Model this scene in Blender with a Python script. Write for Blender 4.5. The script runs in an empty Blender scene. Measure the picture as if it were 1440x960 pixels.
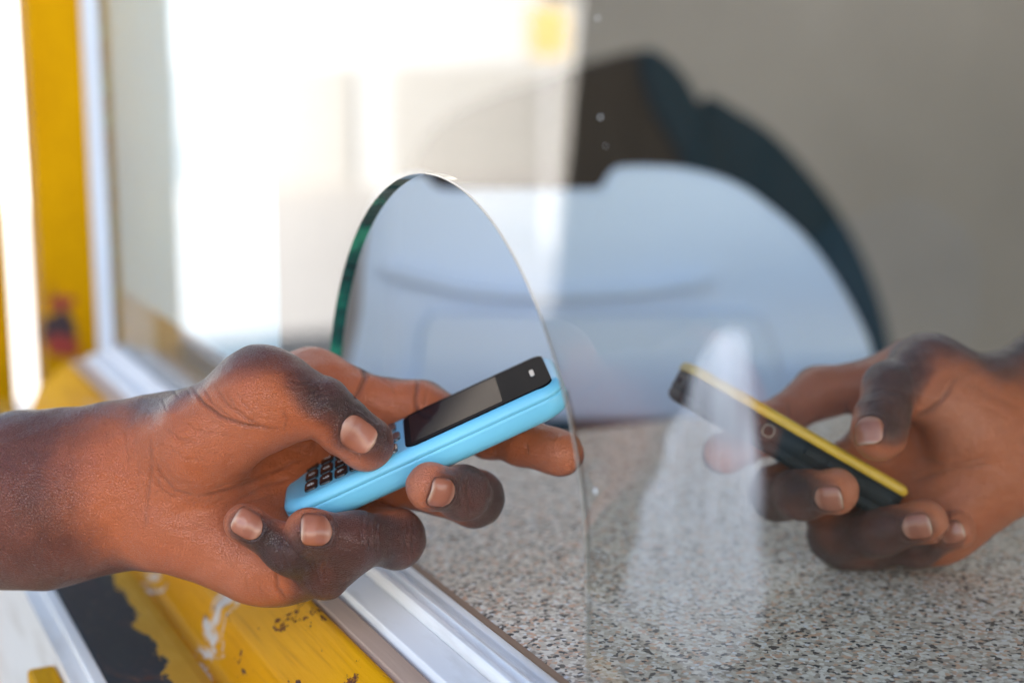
import bpy, bmesh, math, random
import numpy as np
from mathutils import Vector, Matrix, Euler
R = math.radians
rnd = random.Random(7)
sc = bpy.context.scene
COL = sc.collection

# ---------------------------------------------------------------- camera
F = 2160.0                      # focal length in photo pixels (1440 wide)
CZ = 1.231                      # lens height above the ground; counter top at 1.0
TH, PI_ = R(26.1), R(10.93)
RX = np.array([math.cos(TH), -math.sin(TH), 0.0])
F0 = np.array([math.sin(TH), math.cos(TH), 0.0])
FW = F0 * math.cos(PI_) - np.array([0, 0, 1.0]) * math.sin(PI_)
UP = F0 * math.sin(PI_) + np.array([0, 0, 1.0]) * math.cos(PI_)
CAMP = np.array([0.0, 0.0, CZ])
cam_d = bpy.data.cameras.new('camera')
cam = bpy.data.objects.new('camera', cam_d); COL.objects.link(cam)
cam.matrix_world = Matrix(((RX[0], UP[0], -FW[0], 0), (RX[1], UP[1], -FW[1], 0), (RX[2], UP[2], -FW[2], CZ), (0, 0, 0, 1)))
cam_d.sensor_width = 36.0
cam_d.lens = 54.0
cam_d.clip_start = 0.02
cam_d.clip_end = 2000
cam_d.dof.use_dof = True
cam_d.dof.focus_distance = 0.594
cam_d.dof.aperture_fstop = 4.2
sc.camera = cam
sc.cycles.use_denoising = True
sc.cycles.max_bounces = 12
sc.cycles.transparent_max_bounces = 16
sc.cycles.caustics_reflective = False
sc.cycles.caustics_refractive = False
sc.cycles.sample_clamp_indirect = 8

# ---------------------------------------------------------------- light
SUN_EL, SUN_AZ = R(36), R(179)          # azimuth from +Y, clockwise
w = bpy.data.worlds.new('World'); sc.world = w; w.use_nodes = True
nt = w.node_tree
sky = nt.nodes.new('ShaderNodeTexSky'); sky.sky_type = 'NISHITA'; sky.sun_disc = False
sky.sun_elevation = SUN_EL; sky.sun_rotation = SUN_AZ
bg = nt.nodes['Background']; bg.inputs[1].default_value = 0.12
nt.links.new(sky.outputs[0], bg.inputs[0])
sun_d = bpy.data.lights.new('sun', 'SUN'); sun_d.energy = 5.0; sun_d.angle = R(0.53); sun_d.color = (1, .965, .91)
sun = bpy.data.objects.new('sun', sun_d); COL.objects.link(sun)
sdir = Vector((math.sin(SUN_AZ) * math.cos(SUN_EL), math.cos(SUN_AZ) * math.cos(SUN_EL), math.sin(SUN_EL)))
sun.rotation_euler = sdir.to_track_quat('Z', 'Y').to_euler()
sun.location = (0, -3, 6)
sc.view_settings.view_transform = 'Standard'
sc.view_settings.look = 'None'
sc.view_settings.gamma = 1
sc.view_settings.use_curve_mapping = False
sc.view_settings.exposure = 2.12

# ---------------------------------------------------------------- helpers
def cs(px, py, d):                       # photo pixel + depth -> camera space metres (x right, y up, z depth)
    return np.array([(px - 720) / F * d, (480 - py) / F * d, d])
def c2w(v):                              # camera space -> world
    v = np.asarray(v, float)
    return CAMP + v[..., 0:1] * RX + v[..., 1:2] * UP + v[..., 2:3] * FW
def pw(px, py, d): return c2w(cs(px, py, d)[None])[0]
def pray(px, py): return FW + RX * (px - 720) / F + UP * (480 - py) / F
def on_x(px, py, X):
    d = pray(px, py); return CAMP + d * (X / d[0])

def mat(name, col=(.5, .5, .5), rough=.5, metal=0, spec=.5, **kw):
    m = bpy.data.materials.new(name); m.use_nodes = True
    b = m.node_tree.nodes['Principled BSDF']
    b.inputs['Base Color'].default_value = (*col, 1); b.inputs['Roughness'].default_value = rough
    b.inputs['Metallic'].default_value = metal; b.inputs['Specular IOR Level'].default_value = spec
    for k, v in kw.items(): b.inputs[k].default_value = v
    return m
class G:                                 # tiny node-graph builder
    def __init__(s, m): s.m = m; s.t = m.node_tree; s.b = s.t.nodes['Principled BSDF']
    def n(s, typ, ins=None, **props):
        n = s.t.nodes.new('ShaderNode' + typ)
        for k, v in props.items(): setattr(n, k, v)
        for k, v in (ins or {}).items(): s.set(n.inputs[k], v)
        return n
    def set(s, sock, v):
        if isinstance(v, bpy.types.NodeSocket): s.t.links.new(v, sock)
        else:
            if isinstance(v, tuple) and len(v) == 3 and sock.type == 'RGBA': v = (*v, 1)
            sock.default_value = v
    def coord(s, scale=(1, 1, 1), which='Object', rot=(0, 0, 0)):
        c = s.n('TexCoord'); mp = s.n('Mapping', {'Vector': c.outputs[which], 'Scale': scale, 'Rotation': rot}); return mp.outputs[0]
    def noise(s, vec, scale, detail=4, rough=.5, dist=0):
        return s.n('TexNoise', {'Vector': vec, 'Scale': scale, 'Detail': detail, 'Roughness': rough, 'Distortion': dist}).outputs[0]
    def ramp(s, f, stops, interp='LINEAR'):
        r = s.n('ValToRGB', {'Fac': f}); cr = r.color_ramp; cr.interpolation = interp
        while len(cr.elements) < len(stops): cr.elements.new(.5)
        for e, (p, c) in zip(cr.elements, stops):
            e.position = p; e.color = (*c, 1) if len(c) == 3 else c
        return r.outputs[0]
    def mix(s, f, a, b, blend='MIX'):
        n = s.n('Mix', data_type='RGBA', blend_type=blend)
        s.set(n.inputs[0], f); s.set(n.inputs[6], a); s.set(n.inputs[7], b); return n.outputs[2]
    def math(s, op, a, b=0.0):
        n = s.n('Math', operation=op); s.set(n.inputs[0], a); s.set(n.inputs[1], b); return n.outputs[0]
    def bump(s, h, strength=.3, dist=.001):
        return s.n('Bump', {'Height': h, 'Strength': strength, 'Distance': dist}).outputs[0]
    def out(s, **kw):
        for k, v in kw.items(): s.set(s.b.inputs[k.replace('_', ' ')], v)
g3 = lambda v: (v, v, v)

def link(name, me, m=None, parent=None, smooth=False, kind=None):
    if isinstance(me, bmesh.types.BMesh):
        bm = me; me = bpy.data.meshes.new(name); bm.to_mesh(me); bm.free()
    o = bpy.data.objects.new(name, me); COL.objects.link(o)
    for mm in (m if isinstance(m, (list, tuple)) else [m] if m else []): me.materials.append(mm)
    if parent is not None: o.parent = parent
    if smooth:
        me.polygons.foreach_set('use_smooth', np.ones(len(me.polygons), bool))
    if kind: o['kind'] = kind
    return o
def thing(name, label, cat, loc=(0, 0, 0), group=None, rot=None):
    o = bpy.data.objects.new(name, None); COL.objects.link(o); o.location = loc; o.empty_display_size = .02
    if rot is not None: o.rotation_euler = rot
    tag(o, label, cat, group); return o
def tag(o, label, cat, group=None):
    o['label'] = label; o['category'] = cat
    if group: o['group'] = group
    return o
def box(bm, x0, x1, y0, y1, z0, z1, bev=0, seg=2):
    v = [bm.verts.new((x, y, z)) for x in (x0, x1) for y in (y0, y1) for z in (z0, z1)]
    fs = [(0, 1, 3, 2), (4, 6, 7, 5), (0, 4, 5, 1), (2, 3, 7, 6), (0, 2, 6, 4), (1, 5, 7, 3)]
    faces = [bm.faces.new([v[i] for i in f]) for f in fs]
    if bev:
        es = list({e for f in faces for e in f.edges})
        bmesh.ops.bevel(bm, geom=es, offset=bev, segments=seg, affect='EDGES', profile=.5)
def boxo(name, dims, m, parent=None, bev=0, seg=2, smooth=False):
    bm = bmesh.new(); box(bm, *dims, bev=bev, seg=seg); return link(name, bm, m, parent, smooth)
def prism_y(bm, prof, y0, y1):           # (x,z) outline (counter-clockwise) run along Y
    n = len(prof)
    a = [bm.verts.new((x, y0, z)) for x, z in prof]; b = [bm.verts.new((x, y1, z)) for x, z in prof]
    bm.faces.new(a); bm.faces.new(b[::-1])
    for i in range(n): j = (i + 1) % n; bm.faces.new((a[j], a[i], b[i], b[j]))
    bmesh.ops.recalc_face_normals(bm, faces=bm.faces)
def prism_o(name, prof, y0, y1, m, parent=None, bev=0):
    bm = bmesh.new(); prism_y(bm, prof, y0, y1)
    if bev:
        es = [e for e in bm.edges if abs(e.verts[0].co.y - e.verts[1].co.y) > .01]
        bmesh.ops.bevel(bm, geom=es, offset=bev, segments=2, affect='EDGES', profile=.5)
    return link(name, bm, m, parent)

def smooth_poly(pts, n=6):
    P = [np.array(q, float) for q in pts]; out = []
    for i in range(len(P)):
        a, b, c, d = P[i - 1], P[i], P[(i + 1) % len(P)], P[(i + 2) % len(P)]
        for k in range(n):
            t = k / n
            out.append(tuple(.5 * (2 * b + (c - a) * t + (2 * a - 5 * b + 4 * c - d) * t * t + (3 * b - a - 3 * c + d) * t ** 3)))
    return out

# ---------------------------------------------------------------- materials
def yellow_paint(name, wear=.52, scale=(1, 1, 1), base=(.74, .34, .003), bare=False):
    m = mat(name, rough=.6, spec=.02); g = G(m); v = g.coord(scale)
    n1 = g.noise(v, 26, 9, .68, .8); n2 = g.noise(v, 120, 6, .62); n3 = g.noise(v, 7, 4); n4 = g.noise(g.coord((scale[0] * 6, scale[1] * .5, scale[2] * 6)), 60, 4)
    f = g.math('ADD', g.math('MULTIPLY', n1, .7), g.math('MULTIPLY', n2, .3))
    y = g.mix(g.ramp(n3, [(.35, g3(0)), (.7, g3(1))]), base, (base[0] * .72, base[1] * .62, base[2]))
    y = g.mix(g.ramp(n4, [(.5, g3(0)), (.75, g3(.45))]), y, (base[0] * .5, base[1] * .42, .004))
    c1 = g.ramp(f, [(wear, g3(0)), (wear + .012, g3(1))])
    c = g.mix(c1, y, g.ramp(n2, [(.35, (.05, .022, .02)), (.55, (.15, .05, .025)), (.72, (.045, .04, .045))]))
    if bare:                                                     # patch of old pale primer where the paint has gone
        p = g.ramp(g.math('ADD', g.math('MULTIPLY', g.noise(v, 5.5, 2), .75), g.math('MULTIPLY', n1, .28)), [(.605, g3(0)), (.62, g3(1))])
        c = g.mix(p, c, g.mix(n2, (.72, .66, .6), (.5, .42, .36)))
    g.out(Base_Color=c, Normal=g.bump(g.math('SUBTRACT', g.math('ADD', n2, g.math('MULTIPLY', n4, .6)), c1), .4, .0009), Roughness=g.ramp(c1, [(0, g3(.48)), (1, g3(.8))]))
    return m
M = {}
M['yellow_sill'] = yellow_paint('yellow_sill_paint', .568, (1.35, .62, 1.35), bare=True)
M['yellow_post'] = yellow_paint('yellow_post_paint', .64, (1, 1, .4), (.70, .36, .002))
def white_metal(name, base=(.82, .80, .78), dirt=.5):
    m = mat(name, rough=.5, spec=.35); g = G(m); v = g.coord((1, .2, 1))
    n1 = g.noise(v, 60, 6, .6); n2 = g.noise(v, 9, 3)
    c = g.mix(g.ramp(n1, [(.52, g3(0)), (.8, g3(dirt))]), base, (.33, .25, .18))
    c = g.mix(g.ramp(n2, [(.4, g3(0)), (.8, g3(.25))]), c, (.6, .55, .5))
    g.out(Base_Color=c, Normal=g.bump(n1, .12, .0005)); return m
M['white_metal'] = white_metal('white_painted_track')
M['white_frame'] = white_metal('white_frame_paint', (.7, .76, .84), .1)
def dark_metal():
    m = mat('worn_dark_metal', rough=.5, spec=.1); g = G(m); v = g.coord((1, .4, 1))
    n1 = g.noise(v, 60, 8, .66, .6); n2 = g.noise(v, 16, 4); n3 = g.noise(v, 260, 4)
    c = g.ramp(n1, [(.3, (.006, .012, .018)), (.5, (.018, .020, .024)), (.62, (.045, .034, .034)), (.72, (.10, .035, .018))])
    tc = g.n('TexCoord'); sx = g.n('SeparateXYZ', {'Vector': tc.outputs['Object']})
    e = g.math('MULTIPLY', g.math('SUBTRACT', sx.outputs[0], .1470), 70)
    k = g.math('ADD', g.math('ADD', e, g.math('MULTIPLY', n1, 2.3)), g.math('MULTIPLY', n2, 1.5))
    y = g.ramp(g.math('MULTIPLY', k, .5), [(.955, g3(0)), (.975, g3(1))])
    c = g.mix(g.ramp(n3, [(.6, g3(0)), (.75, g3(.6))]), c, (.12, .06, .04))
    c = g.mix(y, c, g.mix(n1, (.66, .34, .015), (.42, .2, .02)))
    g.out(Base_Color=c, Normal=g.bump(g.math('ADD', n1, y), .35, .0008), Roughness=g.ramp(n1, [(.3, g3(.42)), (.7, g3(.7))])); return m
M['dark_metal'] = dark_metal()
def wood(name, a, b, sc_=(1, .06, 1)):
    m = mat(name, rough=.7, spec=.2); g = G(m); v = g.coord(sc_)
    n1 = g.noise(v, 260, 6, .65, .5); n2 = g.noise(v, 45, 4)
    c = g.mix(n1, a, b); c = g.mix(g.ramp(n2, [(.45, g3(0)), (.7, g3(.5))]), c, tuple(.5 * x for x in a))
    g.out(Base_Color=c, Normal=g.bump(n1, .4, .0008)); return m
M['wood_pale'] = wood('weathered_wood', (.66, .45, .33), (.50, .33, .23))
M['wood_dark'] = wood('dark_wood', (.40, .26, .17), (.24, .14, .085))
def terrazzo():
    m = mat('terrazzo', rough=.48, spec=.18); g = G(m); v = g.coord()
    wv = g.n('TexNoise', {'Vector': v, 'Scale': 300, 'Detail': 2})
    wob = g.n('VectorMath', {0: wv.outputs[1], 1: (.0024, .0024, .0024), 2: v}, operation='MULTIPLY_ADD')
    vv = wob.outputs[0]
    def vor(s): return g.n('TexVoronoi', {'Vector': vv, 'Scale': s}, feature='F1')
    a, b2 = vor(560), vor(360)
    sa = g.n('SeparateColor', {'Color': a.outputs['Color']}); sb = g.n('SeparateColor', {'Color': b2.outputs['Color']})
    chips = g.ramp(sa.outputs[0], [(0, (.08, .063, .05)), (.10, (.38, .30, .225)), (.28, (.63, .53, .41)), (.52, (.80, .71, .59)), (.74, (.55, .45, .34)), (.88, (.66, .40, .25))], 'CONSTANT')
    big = g.ramp(sb.outputs[0], [(0, (.035, .032, .032)), (.38, (.56, .34, .23)), (.62, (.78, .74, .7))], 'CONSTANT')
    pick = g.ramp(sb.outputs[1], [(0, g3(1)), (.3, g3(0))], 'CONSTANT')
    near = g.ramp(b2.outputs['Distance'], [(.34, g3(1)), (.42, g3(0))])
    c = g.mix(g.math('MULTIPLY', pick, near), chips, big)
    n = g.noise(v, 8, 3); c = g.mix(g.ramp(n, [(.4, g3(0)), (.75, g3(.2))]), c, (.42, .36, .3))
    g.out(Base_Color=c, Normal=g.bump(a.outputs['Distance'], .05, .0003)); return m
M['terrazzo'] = terrazzo()
def glass():
    m = bpy.data.materials.new('clear_pane'); m.use_nodes = True; t = m.node_tree; t.nodes.clear()
    o = t.nodes.new('ShaderNodeOutputMaterial'); mx = t.nodes.new('ShaderNodeMixShader')
    tr = t.nodes.new('ShaderNodeBsdfTransparent'); tr.inputs[0].default_value = (.955, .975, .965, 1)
    gl = t.nodes.new('ShaderNodeBsdfGlossy'); gl.inputs['Roughness'].default_value = 0.0
    fr = t.nodes.new('ShaderNodeFresnel'); ge = t.nodes.new('ShaderNodeNewGeometry')
    mr = t.nodes.new('ShaderNodeMapRange'); mr.inputs[3].default_value = 1.52; mr.inputs[4].default_value = 1 / 1.52
    t.links.new(ge.outputs['Backfacing'], mr.inputs[0]); t.links.new(mr.outputs[0], fr.inputs[0])
    # both surfaces of the thin pane gathered on its outer face: 2R / (1 + R)
    a1 = t.nodes.new('ShaderNodeMath'); a1.operation = 'ADD'; a1.inputs[1].default_value = 1; a2 = t.nodes.new('ShaderNodeMath'); a2.operation = 'MULTIPLY'; a2.inputs[1].default_value = 2; a3 = t.nodes.new('ShaderNodeMath'); a3.operation = 'DIVIDE'
    t.links.new(fr.outputs[0], a1.inputs[0]); t.links.new(fr.outputs[0], a2.inputs[0]); t.links.new(a2.outputs[0], a3.inputs[0]); t.links.new(a1.outputs[0], a3.inputs[1])
    t.links.new(a3.outputs[0], mx.inputs[0]); t.links.new(tr.outputs[0], mx.inputs[1]); t.links.new(gl.outputs[0], mx.inputs[2])
    t.links.new(mx.outputs[0], o.inputs[0]); return m
M['glass'] = glass()
def glass_body():
    m = bpy.data.materials.new('pane_inner_face'); m.use_nodes = True; t = m.node_tree; t.nodes.clear()
    o = t.nodes.new('ShaderNodeOutputMaterial'); tr = t.nodes.new('ShaderNodeBsdfTransparent'); tr.inputs[0].default_value = (.96, .98, .97, 1)
    t.links.new(tr.outputs[0], o.inputs[0]); return m
M['glass_back'] = glass_body()
def glass_edge():
    m = mat('green_glass_edge', rough=.08, spec=.7); g = G(m); v = g.coord((1, 1, 1))
    n = g.noise(v, 42, 3, .6); n2 = g.noise(v, 130, 2)
    c = g.ramp(n, [(.36, (.002, .02, .024)), (.52, (.004, .085, .07)), (.66, (.02, .24, .15))])
    g.out(Base_Color=c, Normal=g.bump(n2, .1, .001)); return m
M['glass_edge'] = glass_edge()
def edge_clear(name, mixf, bumpy):
    m = bpy.data.materials.new(name); m.use_nodes = True; t = m.node_tree; t.nodes.clear()
    o = t.nodes.new('ShaderNodeOutputMaterial'); mx = t.nodes.new('ShaderNodeMixShader'); mx.inputs[0].default_value = mixf
    tr = t.nodes.new('ShaderNodeBsdfTransparent'); tr.inputs[0].default_value = (.96, .97, .965, 1) if not bumpy else (.8, .84, .84, 1)
    gl = t.nodes.new('ShaderNodeBsdfGlossy'); gl.inputs['Roughness'].default_value = .24
    t.links.new(tr.outputs[0], mx.inputs[1]); t.links.new(gl.outputs[0], mx.inputs[2]); t.links.new(mx.outputs[0], o.inputs[0])
    if bumpy:
        tc = t.nodes.new('ShaderNodeTexCoord'); nz = t.nodes.new('ShaderNodeTexNoise'); nz.inputs['Scale'].default_value = 22; bp_ = t.nodes.new('ShaderNodeBump'); bp_.inputs['Strength'].default_value = 1; bp_.inputs['Distance'].default_value = .004
        t.links.new(tc.outputs['Object'], nz.inputs['Vector']); t.links.new(nz.outputs[0], bp_.inputs['Height']); t.links.new(bp_.outputs[0], gl.inputs['Normal'])
    return m
M['edge_clear'] = edge_clear('polished_glass_edge', .01, False)
M['edge_glint'] = edge_clear('rippled_glass_edge', .42, True)
def plaster(name, a, b, s=3):
    m = mat(name, rough=.85); g = G(m); v = g.coord()
    n1 = g.noise(v, s, 6, .6); n2 = g.noise(v, s * 22, 5)
    c = g.mix(n1, a, b); g.out(Base_Color=c, Normal=g.bump(g.math('ADD', n1, n2), .4, .006)); return m
M['wall'] = plaster('grey_plaster', (.53, .465, .40), (.25, .222, .195), 1.7)
M['cream'] = plaster('cream_wall', (.47, .45, .415), (.41, .39, .36))
M['white_wall'] = plaster('white_wall', (.66, .655, .64), (.60, .595, .58))
M['ground'] = plaster('pale_dirt', (.54, .50, .45), (.46, .42, .37), .8)
M['paving'] = plaster('added_dark_paving', (.10, .095, .09), (.06, .058, .056), 2)
M['concrete'] = plaster('floor_concrete', (.22, .21, .2), (.15, .145, .14), 3)
M['chair'] = mat('white_plastic', (.71, .80, .96), .42)
M['navy'] = mat('navy_cloth', (.004, .024, .036), .85, spec=.2)
M['paper'] = mat('pale_blue_film', (.66, .88, .99), .5)
M['sheet_roof'] = mat('metal_roof', (.32, .33, .34), .5)
M['brown'] = wood('brown_boards', (.016, .011, .008), (.009, .007, .005), (1, 1, .06))
M['yellow_pale'] = mat('pale_yellow_board', (.85, .55, .12), .6)
M['black_pane'] = mat('dark_window_pane', (.03, .035, .04), .1)
M['sticker'] = mat('red_sticker', (.3, .03, .02), .5)
M['sticker_dark'] = mat('dark_sticker', (.04, .02, .025), .5)

# ================================================================= SETTING
def sheet(name, x0, x1, y0, y1, z, m, kind='structure'):
    bm = bmesh.new(); v = [bm.verts.new(p) for p in ((x0, y0, z), (x1, y0, z), (x1, y1, z), (x0, y1, z))]; bm.faces.new(v)
    return link(name, bm, m, None, kind=kind)
sheet('ground', -400, 400, -400, 400, 0, M['ground'])
sheet('path', -4.5, .10, -9, 6.3, .004, M['paving'])  # dark paving added to cut light bounced up from the ground
sheet('floor', .27, 3.2, -1.5, 2.6, .004, M['concrete'])

# concrete wall inside the booth
wl = boxo('wall', (.40, 3.4, 2.3, 2.45, .004, 2.2), M['wall'])
tag(wl, 'grey-brown plastered wall at the back of the booth behind the white chair', 'wall')
sw = boxo('wall', (2.45, 2.6, -1.0, 2.296, .004, 2.19), M['wall']); tag(sw, 'unseen plastered side wall added right of the clerk to limit fill light', 'wall')  # unseen wall added to hold back fill light from the right
# unseen metal awning roof, added to shade the booth and the sill
rf = thing('added_shade_roof', 'unseen flat metal awning roof added to shade the booth and its service window', 'roof', (0, 0, 2.2))
boxo('added_roof_sheet', (.06, 3.6, -3.4, 1.5, 0, .04), M['sheet_roof'], rf)
for i in range(4):
    o = boxo('added_rafter', (.08, 3.5, -3.2 + i * 1.5, -3.14 + i * 1.5, -.08, -.002), M['brown'], rf)

# terrazzo counter
ct = thing('terrazzo_counter', 'speckled terrazzo counter top inside the booth under the right hand', 'counter', (.2535, 0, 1.0))
boxo('counter_top', (.0, .75, -.4, .80, -.04, 0), M['terrazzo'], ct, bev=.002)
boxo('counter_base', (.05, .68, -.38, .76, -.996, -.042), M['wall'], ct)

# window track (under the glass)
tk = thing('window_track', 'white painted window track with wooden strips under the glass', 'window track', (0, 0, 1.0))
Y0, Y1 = .12, 1.16
prism_o('wood_strip', [(.2465, -.02), (.2532, -.02), (.2532, .0005), (.2495, .001), (.2465, -.001)], Y0, Y1, M['wood_dark'], tk)
prism_o('inner_rail', [(.2395, -.02), (.2462, -.02), (.2462, .0035), (.2440, .0045), (.2415, .0045), (.2412, .002), (.2395, .002)], Y0, Y1, M['white_metal'], tk, bev=.0004)
prism_o('outer_rail', [(.2255, -.02), (.2343, -.02), (.2343, .0072), (.2325, .0078), (.2312, .0056), (.2292, .0056), (.2285, .0078), (.2262, .0078), (.2255, .006)], Y0, Y1, M['white_metal'], tk, bev=.0004)
prism_o('channel', [(.2344, -.02), (.2394, -.02), (.2394, -.008), (.2344, -.008)], Y0, Y1, M['white_metal'], tk)
prism_o('track_plate', [(.2105, -.02), (.2254, -.02), (.2254, .0025), (.2118, .001), (.2105, -.002)], Y0, Y1, M['white_metal'], tk, bev=.0005)
prism_o('wood_strip', [(.1992, -.025), (.2104, -.025), (.2104, -.004), (.2085, -.0012), (.2005, -.0022), (.1992, -.006)], Y0, Y1, M['wood_pale'], tk, bev=.0004)

# yellow sill outside
sl = thing('yellow_sill', 'worn yellow painted metal sill with a bare dark metal flange', 'sill', (0, 0, 1.0))
prism_o('sill_slope', [(.1600, -.06), (.1988, -.06), (.1988, -.003), (.1960, -.0025), (.1735, -.0215), (.1665, -.0400), (.1630, -.0445), (.1600, -.0445)], Y0, Y1, M['yellow_sill'], sl, bev=.0012)
prism_o('dark_flange', [(.1180, -.05), (.1598, -.05), (.1598, -.0415), (.1545, -.0405), (.1195, -.0415), (.1180, -.043)], Y0, Y1 + .06, M['dark_metal'], sl, bev=.0006)

# kiosk front under the sill
kf = thing('kiosk_front', 'white painted kiosk front with yellow battens under the sill', 'kiosk front', (0, 0, 0))
boxo('front_panel', (.105, .1170, -.6, 1.5, .02, .956), M['white_metal'], kf)
boxo('edge_trim', (.1120, .1178, .12, 1.22, .9562, .9600), M['white_metal'], kf, bev=.0008)
for y in (.44, .66, .93, 1.2):
    boxo('batten', (.092, .1048, y, y + .035, .02, .95), M['yellow_post'], kf, bev=.002)

# window frame posts at the far end
wf = boxo('window_post', (.2325, .268, 1.174, 1.229, .9, 2.19), M['white_frame'], bev=.004)
tag(wf, 'white metal window post at the far end of the glass', 'window post')
yp = thing('yellow_post', 'wide yellow painted post with a red sticker near its foot', 'post', (0, 0, 0), 'yellow posts')
boxo('post_tube', (.221, .281, 1.42, 1.48, .02, 2.19), M['yellow_post'], yp, bev=.004, seg=3)
def on_y(px, py, Y):
    d = pray(px, py); return CAMP + d * (Y / d[1])
def blotch(px, py, w_, h_, m, seed, Y=1.4192):
    rr = random.Random(seed); bm = bmesh.new(); c = on_y(px, py, Y); vs = []
    for k in range(18):
        a = 2 * math.pi * k / 18; q = rr.uniform(.72, 1.1); vs.append(bm.verts.new((c[0] + w_ * q * math.cos(a), Y, c[2] + h_ * q * math.sin(a))))
    f = bm.faces.new(vs); e = bmesh.ops.extrude_face_region(bm, geom=[f]); bmesh.ops.translate(bm, verts=[v for v in e['geom'] if isinstance(v, bmesh.types.BMVert)], vec=(0, -.0012, 0))
    bmesh.ops.recalc_face_normals(bm, faces=bm.faces); return link('sticker', bm, m, yp)
blotch(82, 462, .017, .019, M['sticker_dark'], 3); blotch(88, 486, .016, .012, M['sticker'], 4, 1.4176); blotch(86, 425, .012, .007, M['sticker'], 6)
yp2 = thing('yellow_post', 'narrow yellow post at the left edge of the view', 'post', (0, 0, 0), 'yellow posts')
boxo('post_tube', (.120, .195, 1.42, 1.48, .02, 2.19), M['yellow_post'], yp2, bev=.004, seg=3)

# ---- glass pane with a round-topped pass-through
GX0, GX1 = .2345, .2405
M['rim'] = mat('polished_glass_rim', (.30, .28, .25), .25)
M['spot'] = mat('dried_water', (.75, .75, .74), .15)
def pane():
    bm = bmesh.new(); cy, a, b, zc = .5507, .1278, .1297, -.1792
    zb, zt, ya, yb = -.2385, .95, -.9, 1.172
    hole = [(cy - a, zb)] + [(cy - a * math.cos(t), zc + b * math.sin(t)) for t in np.linspace(0, math.pi, 73)] + [(cy + a, zb)]
    poly = [(ya, zb)] + hole + [(yb, zb), (yb, zt), (ya, zt)]
    A = [bm.verts.new((GX0, y, z)) for y, z in poly]; 
    # near side of the opening slanted to mimic refraction through the pane
    B = [bm.verts.new((GX1, y + (.0074 * min(1, max(0, (cy - y) / a) * 4) if 0 < k < len(hole) + 1 else 0), z)) for k, (y, z) in enumerate(poly)]
    n = len(poly)
    m = len(hole)
    def strip(S, X, flip):
        def fc(vs):
            f = bm.faces.new(vs[::-1] if flip else vs); f.material_index = 4 if flip else 0
        half = m // 2
        L = [bm.verts.new((X, ya, hole[i][1])) for i in range(half + 1)]; L[0] = S[0]
        for i in range(half): fc([L[i], L[i + 1], S[2 + i], S[1 + i]])
        Q = {m - 1: S[m + 1]}
        for i in range(half, m - 1): Q[i] = bm.verts.new((X, yb, hole[i][1]))
        for i in range(half, m - 1): fc([S[1 + i], S[2 + i], Q[i + 1], Q[i]])
        fc([L[half], S[-1], S[-2], Q[half], S[1 + half]])
    strip(A, GX0, 0); strip(B, GX1, 1)
    for i in range(n):
        j = (i + 1) % n
        f = bm.faces.new((A[j], A[i], B[i], B[j])); f.material_index = 1 if i >= 1 + m // 2 - 3 else 3 if i < 14 else 2
        if 0 < i < m + 1: f.smooth = False
    bmesh.ops.recalc_face_normals(bm, faces=bm.faces)
    o = link('glass_pane', bm, [M['glass'], M['glass_edge'], M['edge_clear'], M['edge_glint'], M['glass_back']])
    o.location = (0, 0, CZ)
    for nm, mm, rng in (('polished_rim', M['rim'], range(0, m // 2 + 2)),):
        cd = bpy.data.curves.new(nm, 'CURVE'); cd.dimensions = '3D'; sp = cd.splines.new('POLY'); ids = list(rng); sp.points.add(len(ids) - 1)
        for p_, k in zip(sp.points, ids): p_.co = (GX0 + .0004, hole[k][0], hole[k][1], 1)
        cd.bevel_depth = .00042; cd.bevel_resolution = 2
        t_ = bpy.data.objects.new('t', cd); COL.objects.link(t_)
        me = bpy.data.meshes.new_from_object(t_.evaluated_get(bpy.context.evaluated_depsgraph_get())); bpy.data.objects.remove(t_)
        link(nm, me, mm, o, True)
    for px_, py_, r_ in ((845, 165, .00055), (841, 26, .0006), (905, 405, .0004), (838, 690, .0009), (852, 205, .0003), (1010, 300, .0003)):
        q = on_x(px_, py_, GX0); bm = bmesh.new(); bmesh.ops.create_uvsphere(bm, u_segments=12, v_segments=6, radius=r_); bmesh.ops.scale(bm, vec=(.3, 1, 1), verts=bm.verts)
        d_ = link('water_spot', bm, M['spot'], o, True); d_.location = (GX0 - .0002, q[1], q[2] - CZ)
    return tag(o, 'clear glass service window with a round-topped pass-through hole', 'glass window')
pane()
# film stuck on the inside of the glass
fy0 = on_x(388, 300, .2415)[1]
zb = on_x(300, 490, .2415)[2]
fo = boxo('window_film', (.2412, .2418, fy0, 1.168, zb, 2.1), M['paper']); tag(fo, 'pale blue film covering the far end of the glass', 'window film')

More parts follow.
